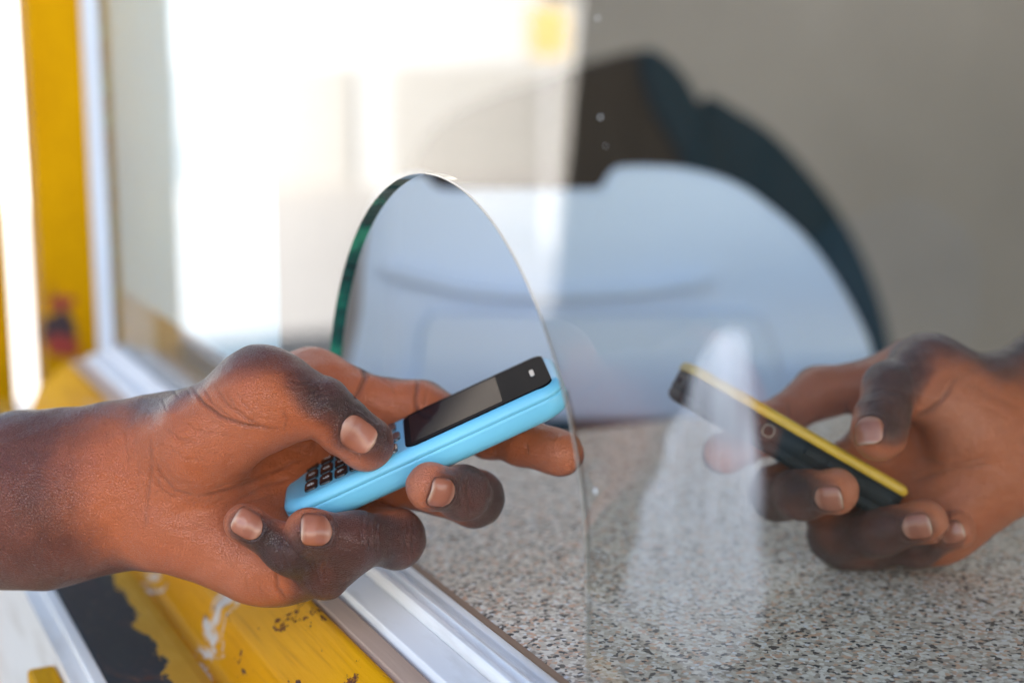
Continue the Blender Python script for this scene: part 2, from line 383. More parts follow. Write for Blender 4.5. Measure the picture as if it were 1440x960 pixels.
# white reflection streak painted onto the outside of the glass
def painted_reflection():
    m = bpy.data.materials.new('painted_reflection_film'); m.use_nodes = True; g = G(m); t = m.node_tree
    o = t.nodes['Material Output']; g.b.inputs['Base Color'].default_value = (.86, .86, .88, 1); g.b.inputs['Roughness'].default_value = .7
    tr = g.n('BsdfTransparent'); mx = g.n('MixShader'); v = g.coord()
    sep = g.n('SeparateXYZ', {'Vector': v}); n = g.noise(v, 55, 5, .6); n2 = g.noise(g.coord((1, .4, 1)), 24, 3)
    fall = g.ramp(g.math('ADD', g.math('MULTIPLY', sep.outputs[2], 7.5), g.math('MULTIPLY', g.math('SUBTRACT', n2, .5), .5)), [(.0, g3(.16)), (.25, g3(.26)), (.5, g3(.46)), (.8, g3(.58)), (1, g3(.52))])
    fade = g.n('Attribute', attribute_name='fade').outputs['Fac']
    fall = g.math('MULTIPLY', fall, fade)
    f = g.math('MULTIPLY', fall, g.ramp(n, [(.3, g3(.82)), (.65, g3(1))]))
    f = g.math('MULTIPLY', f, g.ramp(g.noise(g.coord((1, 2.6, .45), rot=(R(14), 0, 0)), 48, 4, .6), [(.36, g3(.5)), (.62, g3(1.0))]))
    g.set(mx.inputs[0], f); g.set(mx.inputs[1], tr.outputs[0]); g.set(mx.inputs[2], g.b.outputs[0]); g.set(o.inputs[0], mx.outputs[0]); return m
streak_pts = [(1000, 478), (1026, 462), (1052, 474), (1056, 540), (1061, 600), (1072, 680), (1070, 760), (1078, 830), (1062, 890), (1040, 925), (1012, 946), (980, 930), (945, 902), (905, 878), (868, 850), (880, 800), (896, 745), (902, 700), (930, 655), (936, 610), (962, 570), (975, 520)]
P_ = [on_x(x, y, GX0 - .0003) for x, y in smooth_poly(streak_pts, 4)]; zb_ = min(p[2] for p in P_); cy_ = np.mean([p[1] for p in P_])
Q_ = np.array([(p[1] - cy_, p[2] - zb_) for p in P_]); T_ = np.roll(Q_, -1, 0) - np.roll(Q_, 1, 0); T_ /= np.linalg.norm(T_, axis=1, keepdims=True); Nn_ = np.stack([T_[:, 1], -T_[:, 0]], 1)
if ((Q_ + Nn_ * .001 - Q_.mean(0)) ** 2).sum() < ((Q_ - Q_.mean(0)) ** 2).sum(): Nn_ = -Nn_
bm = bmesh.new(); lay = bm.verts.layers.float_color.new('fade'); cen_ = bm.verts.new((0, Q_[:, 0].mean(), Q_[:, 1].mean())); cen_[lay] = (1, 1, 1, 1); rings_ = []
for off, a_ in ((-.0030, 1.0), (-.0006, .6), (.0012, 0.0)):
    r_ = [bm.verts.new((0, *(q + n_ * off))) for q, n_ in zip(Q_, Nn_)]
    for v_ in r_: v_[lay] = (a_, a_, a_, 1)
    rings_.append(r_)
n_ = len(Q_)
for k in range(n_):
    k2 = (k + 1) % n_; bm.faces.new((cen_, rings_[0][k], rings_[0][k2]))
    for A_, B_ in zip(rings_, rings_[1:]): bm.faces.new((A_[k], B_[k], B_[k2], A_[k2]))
so = link('painted_reflection', bm, painted_reflection()); so.location = (GX0 - .0003, cy_, zb_)
tag(so, 'painted white reflection streak on the glass in front of the dark phone tip', 'painted_reflection')

# ---- chair
DCH = 1.22
def outline_solid(name, pts, d, thick, m, parent, bev=.006, inward=None):
    """rounded slab from an outline seen from the front, standing at its own distance"""
    cd = bpy.data.curves.new(name, 'CURVE'); cd.dimensions = '2D'; cd.fill_mode = 'BOTH'
    s = cd.splines.new('POLY'); s.points.add(len(pts) - 1); s.use_cyclic_u = True
    cx, cy = np.mean([q[0] for q in pts]), np.mean([q[1] for q in pts])
    for pnt, (x, y) in zip(s.points, pts): pnt.co = ((x - cx) / F * d, -(y - cy) / F * d, 0, 1)
    cd.extrude = thick / 2; cd.bevel_depth = bev; cd.bevel_resolution = 3; cd.offset = -bev
    t = bpy.data.objects.new('t', cd); COL.objects.link(t)
    dg = bpy.context.evaluated_depsgraph_get(); me = bpy.data.meshes.new_from_object(t.evaluated_get(dg))
    bpy.data.objects.remove(t)
    o = link(name, me, m, None); 
    loc = pw(cx, cy, d)
    mw = Matrix(((RX[0], UP[0], -FW[0], loc[0]), (RX[1], UP[1], -FW[1], loc[1]), (RX[2], UP[2], -FW[2], loc[2]), (0, 0, 0, 1)))
    if parent is not None:
        o.parent = parent; o.matrix_parent_inverse = Matrix.Identity(4)
        o.matrix_basis = parent.matrix_basis.inverted() @ mw
    else: o.matrix_basis = mw
    for p_ in me.polygons: p_.use_smooth = False
    return o
cw = pw(760, 480, DCH)
ch = thing('plastic_chair', 'pale blue-white plastic chair with a broad rounded back behind the counter', 'chair', (cw[0], cw[1], 0))
back = [(505, 584), (508, 440), (516, 330), (530, 280), (560, 252), (596, 247), (606, 256), (616, 264), (640, 267), (740, 267), (828, 267), (845, 262), (858, 243), (880, 235), (960, 238), (1030, 258), (1085, 295), (1130, 335), (1165, 380), (1195, 430), (1218, 480), (1232, 540), (1238, 584), (1000, 585), (760, 586)]
outline_solid('backrest', smooth_poly(back, 4), DCH, .02, M['chair'], ch, .008)
outline_solid('back_ridge', smooth_poly([(540, 372), (570, 380), (660, 402), (760, 410), (880, 406), (985, 392), (985, 402), (880, 420), (760, 425), (660, 418), (570, 398), (540, 390)]), DCH - .022, .018, M['chair'], ch, .006)
outline_solid('lower_panel', smooth_poly([(588, 583), (586, 520), (590, 470), (600, 446), (625, 436), (800, 438), (1000, 436), (1060, 440), (1085, 470), (1095, 520), (1098, 583)], 5), DCH - .016, .010, M['chair'], ch, .007)
outline_solid('side_rib', smooth_poly([(528, 580), (530, 420), (540, 300), (552, 280), (560, 290), (556, 380), (552, 480), (552, 580)], 5), DCH - .013, .004, M['chair'], ch, .005)
bm = bmesh.new(); box(bm, -.2, .22, 0.03, .42, .42, .445, bev=.01); o = link('seat', bm, M['chair'], ch); o.rotation_euler = (0, 0, -TH)
for sx in (-.19, .19):
    for sy in (.05, .38):
        bm = bmesh.new(); bmesh.ops.create_cone(bm, cap_ends=True, segments=10, radius1=.018, radius2=.026, depth=.42)
        o = link('leg', bm, M['chair'], ch); v = Matrix.Rotation(-TH, 3, 'Z') @ Vector((sx, sy, .215)); o.location = v
for sx in (-.18, .19):
    bm = bmesh.new(); box(bm, sx - .018, sx + .018, .012, .04, .43, .96, bev=.008); o = link('back_post', bm, M['chair'], ch); o.rotation_euler = (0, 0, -TH)

# ---- dark jacket hanging on the back wall behind the chair
M['brown_cloth'] = mat('brown_black_cloth', (.036, .028, .021), .9, spec=.15)
DJ = 1.92
jw = pw(1000, 300, DJ)
jk = thing('jacket', 'dark navy jacket hanging on the grey wall behind the white chair', 'jacket', (jw[0], jw[1], 0))
outline_solid('lining', smooth_poly([(560, 330), (585, 220), (640, 160), (760, 115), (850, 84), (905, 76), (940, 110), (960, 200), (985, 300), (900, 380), (700, 400), (580, 390)], 5), DJ + .03, .03, M['brown_cloth'], jk, .02)
outline_solid('shade_slab', smooth_poly([(690, 430), (900, 400), (1110, 430), (1140, 640), (900, 660), (700, 640)], 5), DJ + .045, .03, M['navy'], jk, .02)  # dark slab standing in for the shade under the chair
outline_solid('sleeve', smooth_poly([(897, 84), (914, 72), (945, 92), (972, 128), (992, 178), (1008, 232), (1026, 275), (1000, 300), (972, 262), (940, 200), (912, 150)], 5), DJ + .005, .03, M['navy'], jk, .015)
outline_solid('hem', smooth_poly([(985, 142), (1040, 160), (1090, 195), (1140, 250), (1180, 305), (1210, 360), (1235, 425), (1250, 492), (1252, 560), (1180, 590), (1050, 420), (980, 260)], 5), DJ + .02, .02, M['navy'], jk, .015)

# ================================================================= STREET (seen past the posts and mirrored in the glass)
def refl(px, py, dist, X=.2375):
    """world point on the street that the pane mirrors towards this part of the view, at a given total distance"""
    d = pray(px, py); q = CAMP + d * (dist / np.linalg.norm(d)); q[0] = 2 * X - q[0]; return q
hs = thing('street_house', 'sunlit cream house wall across the street with a white upper storey', 'house', (-4.45, 13.2, 0))
boxo('lower_wall', (-7, 1.6, 0, .25, 0, 1.05), M['cream'], hs)
boxo('upper_wall', (-7, 1.6, .05, .3, 1.05, 5.5), M['white_wall'], hs)
boxo('column', (-.20, .06, -.25, -.01, 0, 1.04), M['white_wall'], hs)
boxo('window', (-3.2, -1.9, -.02, .06, 1.7, 2.9), M['black_pane'], hs)

LEAN = 5.0
# unseen dark stall, added so the pane mirrors something dark
q0 = refl(728, 300, 2.75); q1 = refl(1600, 300, 2.75)
st = thing('dark_mirror_stall', 'dark brown boarded stall added beside the path to darken the glass reflection', 'stall', (q0[0], q0[1], 0))
ang = math.atan2(q1[1] - q0[1], q1[0] - q0[0]); wid = math.hypot(q1[0] - q0[0], q1[1] - q0[1]); st.rotation_euler = (0, R(LEAN), ang)
nb = 9
for i in range(nb):
    boxo('board', (i * wid / nb + .003, (i + 1) * wid / nb - .003, -.02, .003 * (i % 2), .05, 2.35 - .02 * (i % 3)), M['brown'], st)
boxo('added_stall_frame', (0, wid, -.9, -.021, .02, 2.3), M['brown'], st)
# shop front further along, seen through the gap between the two posts
sp_ = thing('shop_front', 'sunlit white shop wall far behind the two yellow posts', 'shop', (2.4, 12.5, 0))
boxo('front_wall', (-1.9, 3.0, 0, .3, 0, 3.4), M['white_wall'], sp_); boxo('roof_edge', (-2.0, 3.1, -.3, .4, 3.4, 3.55), M['sheet_roof'], sp_)
yb_ = refl(772, 45, 9.5)
yy = thing('yellow_board', 'yellow notice board on a pole in front of the cream house', 'board', (yb_[0], yb_[1], 0))
boxo('panel', (-.13, .13, -.02, .02, yb_[2] - .15, yb_[2] + .15), M['yellow_pale'], yy, bev=.018); boxo('pole', (-.03, .03, -.015, .015, 0, yb_[2] - .161), M['white_metal'], yy)

# ================================================================= HANDS
def seg(P, a, b):
    ba = b - a; pa = P - a
    t = np.clip((pa @ ba) / max(ba @ ba, 1e-12), 0, 1).astype(np.float32)
    return pa - t[:, None] * ba, t
def smin(a, b, k):
    h = np.maximum(k - np.abs(a - b), 0) / k
    return np.minimum(a, b) - h * h * k * .25
class Bone:
    """tapered limb piece; n = palmar direction, flat = thickness ratio along n"""
    def __init__(s, a, b, ra, rb, n, flat=1.0, k=.006, tone=0.0, tb=None, sw=.5):
        s.a, s.b, s.ra, s.rb, s.flat, s.k, s.tone, s.tb = a.astype(np.float32), b.astype(np.float32), ra, rb, flat, k, tone, tone if tb is None else tb; s.sw = sw; s.w = .08 if k <= .008 else 0.0
        ax = b - a; n = np.array(n, float); ax = ax / (np.linalg.norm(ax) + 1e-9); n = n - ax * (n @ ax); s.n = (n / np.linalg.norm(n)).astype(np.float32)
    def d(s, P, want=False):
        q, t = seg(P, s.a, s.b)
        qn = q @ s.n
        L = np.sqrt(np.maximum((q * q).sum(1) + (1 / s.flat ** 2 - 1) * qn * qn, 1e-14))
        d = (L - (s.ra + (s.rb - s.ra) * t) * (1 - s.w * np.sin(np.pi * t))) * (.5 + .5 * s.flat)
        if want: return d, qn / np.maximum(np.sqrt((q * q).sum(1)), 1e-6) * s.sw, s.tone + (s.tb - s.tone) * t
        return d
class Hand:
    def __init__(s): s.palm = []; s.chains = []
    def sdf(s, P):
        P = P.astype(np.float32); body = None
        for b in s.palm:
            d = b.d(P); body = d if body is None else smin(body, d, b.k)
        for ch_ in s.chains:
            f = None
            for b in ch_: f = b.d(P) if f is None else smin(f, b.d(P), b.k)
            root = ch_[0].d(P)
            body = np.minimum(smin(body, root, ch_[0].k * 2.0), f)
        return body
def surface_nets(fn, lo, hi, h):
    lo = np.array(lo); n = np.ceil((np.array(hi) - lo) / (4 * h)).astype(int)
    hi_idx = n * 4
    cc = [lo[i] + (np.arange(n[i]) * 4 + 1.5) * h for i in range(3)]
    C = np.stack(np.meshgrid(*cc, indexing='ij'), -1).reshape(-1, 3)
    dc = fn(C).reshape(n)
    vol = np.repeat(np.repeat(np.repeat(dc, 4, 0), 4, 1), 4, 2).astype(np.float32)
    act = np.argwhere(np.abs(dc) < 7.5 * h)
    off = np.stack(np.meshgrid(*[np.arange(4)] * 3, indexing='ij'), -1).reshape(-1, 3)
    ii = (act[:, None, :] * 4 + off[None]).reshape(-1, 3)
    vol[ii[:, 0], ii[:, 1], ii[:, 2]] = fn(lo + ii * h)
    S = vol < 0
    cnt = np.zeros(np.array(vol.shape) - 1, np.int8)
    sl = lambda a, dx, dy, dz: a[dx:a.shape[0] - 1 + dx, dy:a.shape[1] - 1 + dy, dz:a.shape[2] - 1 + dz]
    for dx in (0, 1):
        for dy in (0, 1):
            for dz in (0, 1): cnt += sl(S, dx, dy, dz)
    cells = np.argwhere((cnt > 0) & (cnt < 8))
    idm = np.full(cnt.shape, -1, np.int32); idm[tuple(cells.T)] = np.arange(len(cells))
    acc = np.zeros((len(cells), 3)); num = np.zeros(len(cells))
    co = [(dx, dy, dz) for dx in (0, 1) for dy in (0, 1) for dz in (0, 1)]
    V = {c: vol[cells[:, 0] + c[0], cells[:, 1] + c[1], cells[:, 2] + c[2]] for c in co}
    for c in co:
        for ax in range(3):
            if c[ax] == 0:
                e = list(c); e[ax] = 1; e = tuple(e)
                cr = (V[c] < 0) != (V[e] < 0)
                t = np.where(cr, V[c] / np.where(cr, V[c] - V[e], 1), 0)
                pnt = np.repeat(np.array(c, float)[None], len(cells), 0); pnt[:, ax] += t
                acc[cr] += pnt[cr]; num[cr] += 1
    verts = lo + (cells + acc / num[:, None]) * h
    quads = []
    for ax in range(3):
        u, v_ = (ax + 1) % 3, (ax + 2) % 3
        a = [slice(None)] * 3; b = [slice(None)] * 3; a[ax] = slice(0, -1); b[ax] = slice(1, None)
        ch_ = np.argwhere(S[tuple(a)] != S[tuple(b)])
        ch_ = ch_[(ch_[:, u] > 0) & (ch_[:, v_] > 0) & (ch_[:, u] < cnt.shape[u]) & (ch_[:, v_] < cnt.shape[v_])]
        neg = S[tuple(ch_.T)]
        q = []
        for du, dv in ((1, 1), (0, 1), (0, 0), (1, 0)):
            k = ch_.copy(); k[:, u] -= du; k[:, v_] -= dv; q.append(idm[tuple(k.T)])
        q = np.stack(q, 1); q[~neg] = q[~neg][:, ::-1]; quads.append(q)
    quads = np.concatenate(quads); quads = quads[(quads >= 0).all(1)]
    return verts, quads
def grad(fn, P, e=2e-4):
    g = np.stack([fn(P + np.eye(3)[i] * e) - fn(P - np.eye(3)[i] * e) for i in range(3)], 1)
    return g / np.maximum(np.linalg.norm(g, axis=1, keepdims=True), 1e-9)
def skin_mat(name, dors, mid, palm_, gloss=.34):
    m = mat(name, rough=gloss, spec=.5); g = G(m)
    at = g.n('Attribute', attribute_name='skin')
    s3 = g.n('SeparateColor', {'Color': at.outputs['Color']})
    v = g.coord((1, 1, 1))
    n1 = g.noise(v, 130, 5, .6); n2 = g.noise(v, 900, 3, .6); n3 = g.noise(v, 38, 4)
    f = g.math('ADD', s3.outputs[0], g.math('MULTIPLY', g.math('SUBTRACT', n1, .5), .22))
    c = g.ramp(f, [(.08, dors), (.42, mid), (.80, palm_)])
    c = g.mix(g.ramp(n3, [(.35, g3(0)), (.7, g3(.35))]), c, g.mix(.5, c, (.36, .09, .05)))
    c = g.mix(g.math('MULTIPLY', s3.outputs[1], .85), c, tuple(.28 * x for x in mid))        # pigment in the creases
    c = g.mix(g.math('MULTIPLY', s3.outputs[2], .55), c, (.46, .17, .095))                      # pink pads
    vo = g.n('TexVoronoi', {'Vector': v, 'Scale': 1100}, feature='DISTANCE_TO_EDGE').outputs[0]
    vo = g.ramp(vo, [(0, g3(0)), (.12, g3(1))])
    h = g.math('ADD', g.math('MULTIPLY', vo, .5), g.math('ADD', g.math('MULTIPLY', n2, .6), g.math('MULTIPLY', n1, 1.1)))
    g.out(Base_Color=c, Normal=g.bump(h, .7, .0009), Roughness=g.ramp(n1, [(.3, g3(gloss - .06)), (.7, g3(gloss + .12))]),
          Sheen_Weight=.12, Sheen_Roughness=.22, Sheen_Tint=(.9, .85, .8, 1), Specular_IOR_Level=.5, Subsurface_Weight=.06, Subsurface_Radius=(.004, .0015, .0008), Subsurface_Scale=.5)
    return m
def nail_mat():
    m = mat('fingernail', rough=.24, spec=.5); g = G(m)
    at = g.n('Attribute', attribute_name='nail'); s3 = g.n('SeparateColor', {'Color': at.outputs['Color']})
    v = g.coord(); n = g.noise(v, 300, 3)
    c = g.ramp(s3.outputs[0], [(.0, (.33, .17, .12)), (.17, (.33, .145, .095)), (.30, (.26, .088, .052)), (.84, (.31, .11, .066)), (.9, (.36, .16, .105)), (.95, (.40, .23, .16)), (1, (.38, .24, .17))])
    c = g.mix(s3.outputs[1], c, (.13, .05, .03))
    g.out(Base_Color=c, Normal=g.bump(n, .12, .0002)); return m
M['nail'] = nail_mat()

def build_hand(name, label, H, boxpx, dlim, h, material, creases, nails, pads, loc_cs, group=None):
    """H: Hand in camera-space metres. creases: (pixel polyline, width mm, depth mm, depth range)."""
    (x0, y0, x1, y1), (d0, d1) = boxpx, dlim
    lo = np.array([min(cs(x0, y1, d)[0] for d in (d0, d1)), min(cs(x0, y1, d)[1] for d in (d0, d1)), d0])
    hi = np.array([max(cs(x1, y0, d)[0] for d in (d0, d1)), max(cs(x1, y0, d)[1] for d in (d0, d1)), d1])
    V, Q = surface_nets(H.sdf, lo, hi, h)
    for _ in range(2):
        N = grad(H.sdf, V); V = V - N * np.clip(H.sdf(V), -h, h)[:, None]
    N = grad(H.sdf, V)
    allb = H.palm + [b for c in H.chains for b in c]
    W = np.zeros(len(V)); A = np.zeros(len(V))
    for b in allb:
        d, side, tn = b.d(V.astype(np.float32), True); wgt = np.exp(-np.maximum(d, 0) / .0034)
        W += wgt; A += wgt * np.clip(side + .5 + tn, 0, 1)
    pal = A / W
    t = np.clip((pal - .22) / .58, 0, 1); pal = t * t * (3 - 2 * t)
    ppx = 720 + V[:, 0] / V[:, 2] * F; ppy = 480 - V[:, 1] / V[:, 2] * F
    view = V / np.linalg.norm(V, axis=1, keepdims=True); facing = (N * view).sum(1) < -.03
    crease = np.zeros(len(V)); disp = np.zeros(len(V))
    for pts, wid, dep, dr in creases:
        sp = np.array(pts, float); dmin = np.full(len(V), 1e9); tt = np.zeros(len(V))
        pl = np.stack([ppx, ppy], 1); m_ = len(sp) - 1
        for i in range(m_):
            a, b = sp[i], sp[i + 1]; t = np.clip(((pl - a) @ (b - a)) / ((b - a) @ (b - a)), 0, 1)
            dd = np.linalg.norm(pl - a - t[:, None] * (b - a), axis=1); bt = dd < dmin
            dmin = np.where(bt, dd, dmin); tt = np.where(bt, (i + t) / m_, tt)
        fade = np.clip(np.minimum(tt, 1 - tt) / .18, .15, 1)
        mm = dmin * V[:, 2] / F * 1000
        on = facing & (V[:, 2] > dr[0]) & (V[:, 2] < dr[1])
        g_ = np.exp(-(mm / wid) ** 2) * fade * on
        disp -= g_ * dep / 1000; disp += np.exp(-((mm - 2.0 * wid) / (1.1 * wid)) ** 2) * fade * on * dep / 1000 * .22
        crease = np.maximum(crease, g_ * min(.75, dep / 1.1))
    pink = np.zeros(len(V))
    for c_, rad, amt in pads: pink = np.maximum(pink, amt * np.exp(-(np.linalg.norm(V - c_, axis=1) / rad) ** 2) * pal)
    # nails: frames first so that the skin forms a fold around them
    nail_objs = []
    for c0, tdir, ndir, Ln, Wn in nails:
        tdir = tdir / np.linalg.norm(tdir); ndir = ndir - tdir * (ndir @ tdir); ndir /= np.linalg.norm(ndir); bdir = np.cross(tdir, ndir)
        nu, nv = 22, 16
        us = np.linspace(-1, 1, nu); vs = np.linspace(-1, 1, nv)
        grid = []
        for u in us:
            wv = 1.0
            if u < -.15: wv = math.sqrt(max(1 - ((-.15 - u) / .85) ** 2.4 * .93, 0))
            if u > .4: wv = math.sqrt(max(1 - ((u - .4) / .6) ** 2.6 * .62, 0))
            for v_ in vs:
                uu = u + (.10 * (1 - v_ * v_) - .05) * (1 if u > 0 else -1) * abs(u)
                grid.append(c0 + tdir * uu * Ln / 2 + bdir * v_ * wv * Wn / 2 + ndir * .012)
        gp = np.array(grid)
        for _ in range(26): gp = gp - ndir * (np.clip(H.sdf(gp), -.002, .003) * .8)[:, None]
        cen = gp.mean(0)
        # the plate is flatter lengthwise than the fingertip under it
        rel = gp - cen; hgt = (rel @ ndir).reshape(nu, nv); U = np.repeat(us[:, None], nv, 1)
        lin = hgt[5:15].mean(0)[None] + 0 * hgt; slope = np.polyfit(us[4:15], hgt[4:15].mean(1), 1)[0]
        lin = lin - lin.mean(1, keepdims=True) + hgt[4:15].mean() + slope * (U - us[4:15].mean())
        kk = np.clip((U - .1) / .9, 0, 1) ** 1.5 * .75
        nh = hgt * (1 - kk) + np.maximum(lin, hgt - .0002) * kk
        edge = 1 - np.maximum(np.abs(U), np.abs(np.repeat(vs[None], nu, 0)))
        nh = nh + .00055 * np.clip(edge / .25, 0, 1) ** .5 - .0001 + .0004 * np.clip((U - .7) / .3, 0, 1)
        gp = gp + ndir * (nh - hgt).reshape(-1)[:, None]
        nail_objs.append((gp, ndir, nu, nv, us, vs))
        rel = V - c0; pu = (rel @ tdir) / (Ln / 2); pv = (rel @ bdir) / (Wn / 2); nn = (N @ ndir) > -.1; close = np.linalg.norm(rel, axis=1) < Ln
        rr = (np.abs(pu) ** 3 + np.abs(pv) ** 3) ** (1 / 3)
        on = nn & close & (rel @ ndir > -.006)
        ins = np.clip((1.0 - rr) / .12, 0, 1) * on; disp -= .0006 * ins
        ring = np.exp(-((rr - 1.16) / .13) ** 2) * on * (pu < .75); disp += .0004 * ring
        crease = np.maximum(crease, .55 * np.exp(-((rr - 1.0) / .07) ** 2) * on * (pu < .9))
    # gentle natural unevenness
    disp += .00022 * np.sin(V[:, 0] * 310 + 2 * np.sin(V[:, 1] * 240)) * np.sin(V[:, 1] * 330 + V[:, 2] * 290)
    V = V + N * disp[:, None]
    Wv = c2w(V); loc = c2w(loc_cs[None])[0]
    me = bpy.data.meshes.new(name); me.vertices.add(len(Wv)); me.vertices.foreach_set('co', (Wv - loc).astype(np.float32).ravel())
    me.loops.add(Q.size); me.loops.foreach_set('vertex_index', Q.astype(np.int32).ravel())
    me.polygons.add(len(Q)); me.polygons.foreach_set('loop_start', (np.arange(len(Q)) * 4).astype(np.int32)); me.update(calc_edges=True)
    at = me.color_attributes.new('skin', 'FLOAT_COLOR', 'POINT')
    at.data.foreach_set('color', np.stack([pal, crease, pink, np.ones(len(V))], 1).astype(np.float32).ravel())
    me.validate()
    o = link(name, me, material, None, True); o.location = loc; tag(o, label, 'person', group)
    for gp, ndir, nu, nv, us, vs in nail_objs:
        gw = c2w(gp) - loc; nw = ndir[0] * RX + ndir[1] * UP + ndir[2] * FW
        under = gw - nw * .0007
        nm = bpy.data.meshes.new('nail'); n = nu * nv; fs = []
        for i in range(nu - 1):
            for j in range(nv - 1):
                a = i * nv + j; fs.append((a, a + 1, a + nv + 1, a + nv)); fs.append((n + a, n + a + nv, n + a + nv + 1, n + a + 1))
        rim = [i * nv for i in range(nu)] + [(nu - 1) * nv + j for j in range(1, nv)] + [i * nv + nv - 1 for i in range(nu - 2, -1, -1)] + [j for j in range(nv - 2, 0, -1)]
        for k in range(len(rim)): a, b = rim[k], rim[(k + 1) % len(rim)]; fs.append((a, b, n + b, n + a))
        nm.from_pydata([tuple(x) for x in gw] + [tuple(x) for x in under], [], fs)
        bm = bmesh.new(); bm.from_mesh(nm); bmesh.ops.recalc_face_normals(bm, faces=bm.faces); bm.to_mesh(nm); bm.free()
        at = nm.color_attributes.new('nail', 'FLOAT_COLOR', 'POINT')
        U = np.repeat(us[:, None], nv, 1); Vv = np.repeat(vs[None], nu, 0)
        fpos = (U + .12 * (Vv ** 2) * np.where(U < -.4, 1, -1) * .8) * .5 + .5
        e = np.clip((np.maximum(np.abs(Vv), -U) - .86) / .14, 0, 1) * .8
        ca = np.stack([np.clip(fpos, 0, 1), e, 0 * e, 1 + 0 * e], -1).reshape(-1, 4)
        at.data.foreach_set('color', np.concatenate([ca, ca]).astype(np.float32).ravel())
        link('nail', nm, M['nail'], o, True)
    return o
px_r = lambda r, d: r * d / F
def bone(a, b, ra, rb, n, **k):
    A, B = cs(*a), cs(*b); return Bone(A, B, px_r(ra, a[2]), px_r(rb, b[2]), n, **k)
v3 = lambda *a: np.array(a, float)

M['skin_a'] = skin_mat('skin_left_hand', (.024, .0085, .0065), (.105, .0245, .0110), (.40, .094, .0255))
M['skin_b'] = skin_mat('skin_right_hand', (.034, .0115, .0080), (.122, .031, .0135), (.40, .100, .030))

# ---- the customer's hand (palm towards the camera, thumb on the keys)
L = Hand(); PALM = (0, .15, -1)
D = .60
L.palm = [
    bone((-1100, 640, .66), (-260, 715, .64), 175, 135, (0, 0, -1), flat=.85, tone=-.12, sw=.08),
    bone((-260, 715, .64), (60, 702, .634), 133, 108, (0, 0, -1), flat=.82, k=.02, tone=-.12, sw=.08),
    bone((60, 702, .634), (205, 676, .63), 108, 99, (0, 0, -1), flat=.72, k=.02, tone=-.12, tb=-.02, sw=.16),
    bone((205, 676, .63), (255, 675, .63), 99, 90, PALM, flat=.70, k=.02, tone=-.08, tb=.0, sw=.30),
    bone((255, 640, .638), (440, 552, .654), 62, 44, PALM, flat=.9, k=.014),
    bone((255, 665, .641), (500, 650, .657), 58, 43, PALM, flat=.9, k=.014),
    bone((250, 690, .638), (450, 728, .643), 56, 42, PALM, flat=.9, k=.014),
    bone((240, 715, .628), (395, 782, .627), 60, 48, PALM, flat=.9, k=.014),
    bone((255, 740, .619), (350, 790, .618), 52, 50, PALM, flat=.95, k=.016, tone=.1),
    # thumb root
    bone((262, 622, .622), (368, 552, .602), 66, 45, (-.1, -.75, -.5), k=.014, tone=.0, tb=.06),
    bone((285, 626, .607), (355, 594, .599), 61, 47, (-.1, -.6, -.6), k=.016, tone=.1),
    bone((372, 545, .604), (430, 540, .645), 34, 34, PALM, k=.02),
]
TH_n = v3(-.12, -.75, -.45)
L.chains = [
    [bone((368, 552, .602), (452, 573, .602), 45, 40, (-.2, -.85, .1), k=.008, tone=.1, tb=.08), bone((452, 573, .602), (510, 620, .608), 41, 37, (-.4, -.45, .8), k=.006, flat=.9, tone=.12, tb=.22),
     bone((488, 602, .607), (518, 624, .610), 39, 34, (-.4, -.45, .8), k=.006, flat=.85, tone=.05, tb=.32)],
    [bone((440, 552, .654), (592, 574, .660), 45, 37, (.0, -.35, -1), k=.007), bone((592, 574, .660), (690, 610, .655), 37, 32, (.0, -.2, -1), k=.005),
     bone((690, 610, .655), (785, 636, .638), 32, 29, (0, .2, -1), k=.005), bone((740, 622, .646), (790, 638, .636), 32, 28, (0, .2, -1), k=.006, tone=.1)],
    [bone((510, 660, .652), (668, 700, .638), 44, 38, (0, .4, -1), k=.007), bone((668, 700, .638), (650, 692, .614), 38, 36, (-1, .2, .2), k=.005, tone=-.1),
     bone((650, 692, .614), (605, 684, .594), 36, 35, (-.7, .25, .62), k=.005, tone=-.1, tb=.28)],
    [bone((450, 728, .642), (556, 757, .623), 43, 39, (0, .5, -1), k=.007), bone((556, 757, .623), (500, 757, .604), 40, 36, (-.4, .2, .9), k=.005, tone=-.12),
     bone((500, 757, .604), (434, 747, .594), 36, 34, (-.45, .15, .88), k=.005, tone=-.08, tb=.3)],
    [bone((385, 785, .630), (455, 803, .610), 44, 36, (-.2, .6, -.8), k=.009), bone((455, 803, .610), (405, 772, .599), 36, 32, (-.2, .3, .9), k=.005, tone=-.12),
     bone((405, 772, .599), (344, 736, .594), 32, 29, (-.3, .1, .9), k=.005, tone=-.08, tb=.3)],
]
nails_L = [
    (cs(506, 607, .596), v3(.80, -.50, .22), v3(.30, .42, -.86), .0150, .0125),
    (cs(616, 690, .590), v3(-.66, .16, -.60), v3(.62, -.22, -.72), .0125, .0118),
    (cs(444, 745, .588), v3(-.86, .10, -.42), v3(.40, -.14, -.9), .0125, .0118),
    (cs(348, 738, .588), v3(-.80, .50, -.28), v3(.25, -.28, -.92), .0118, .0102),
]
FR = (.55, .70)
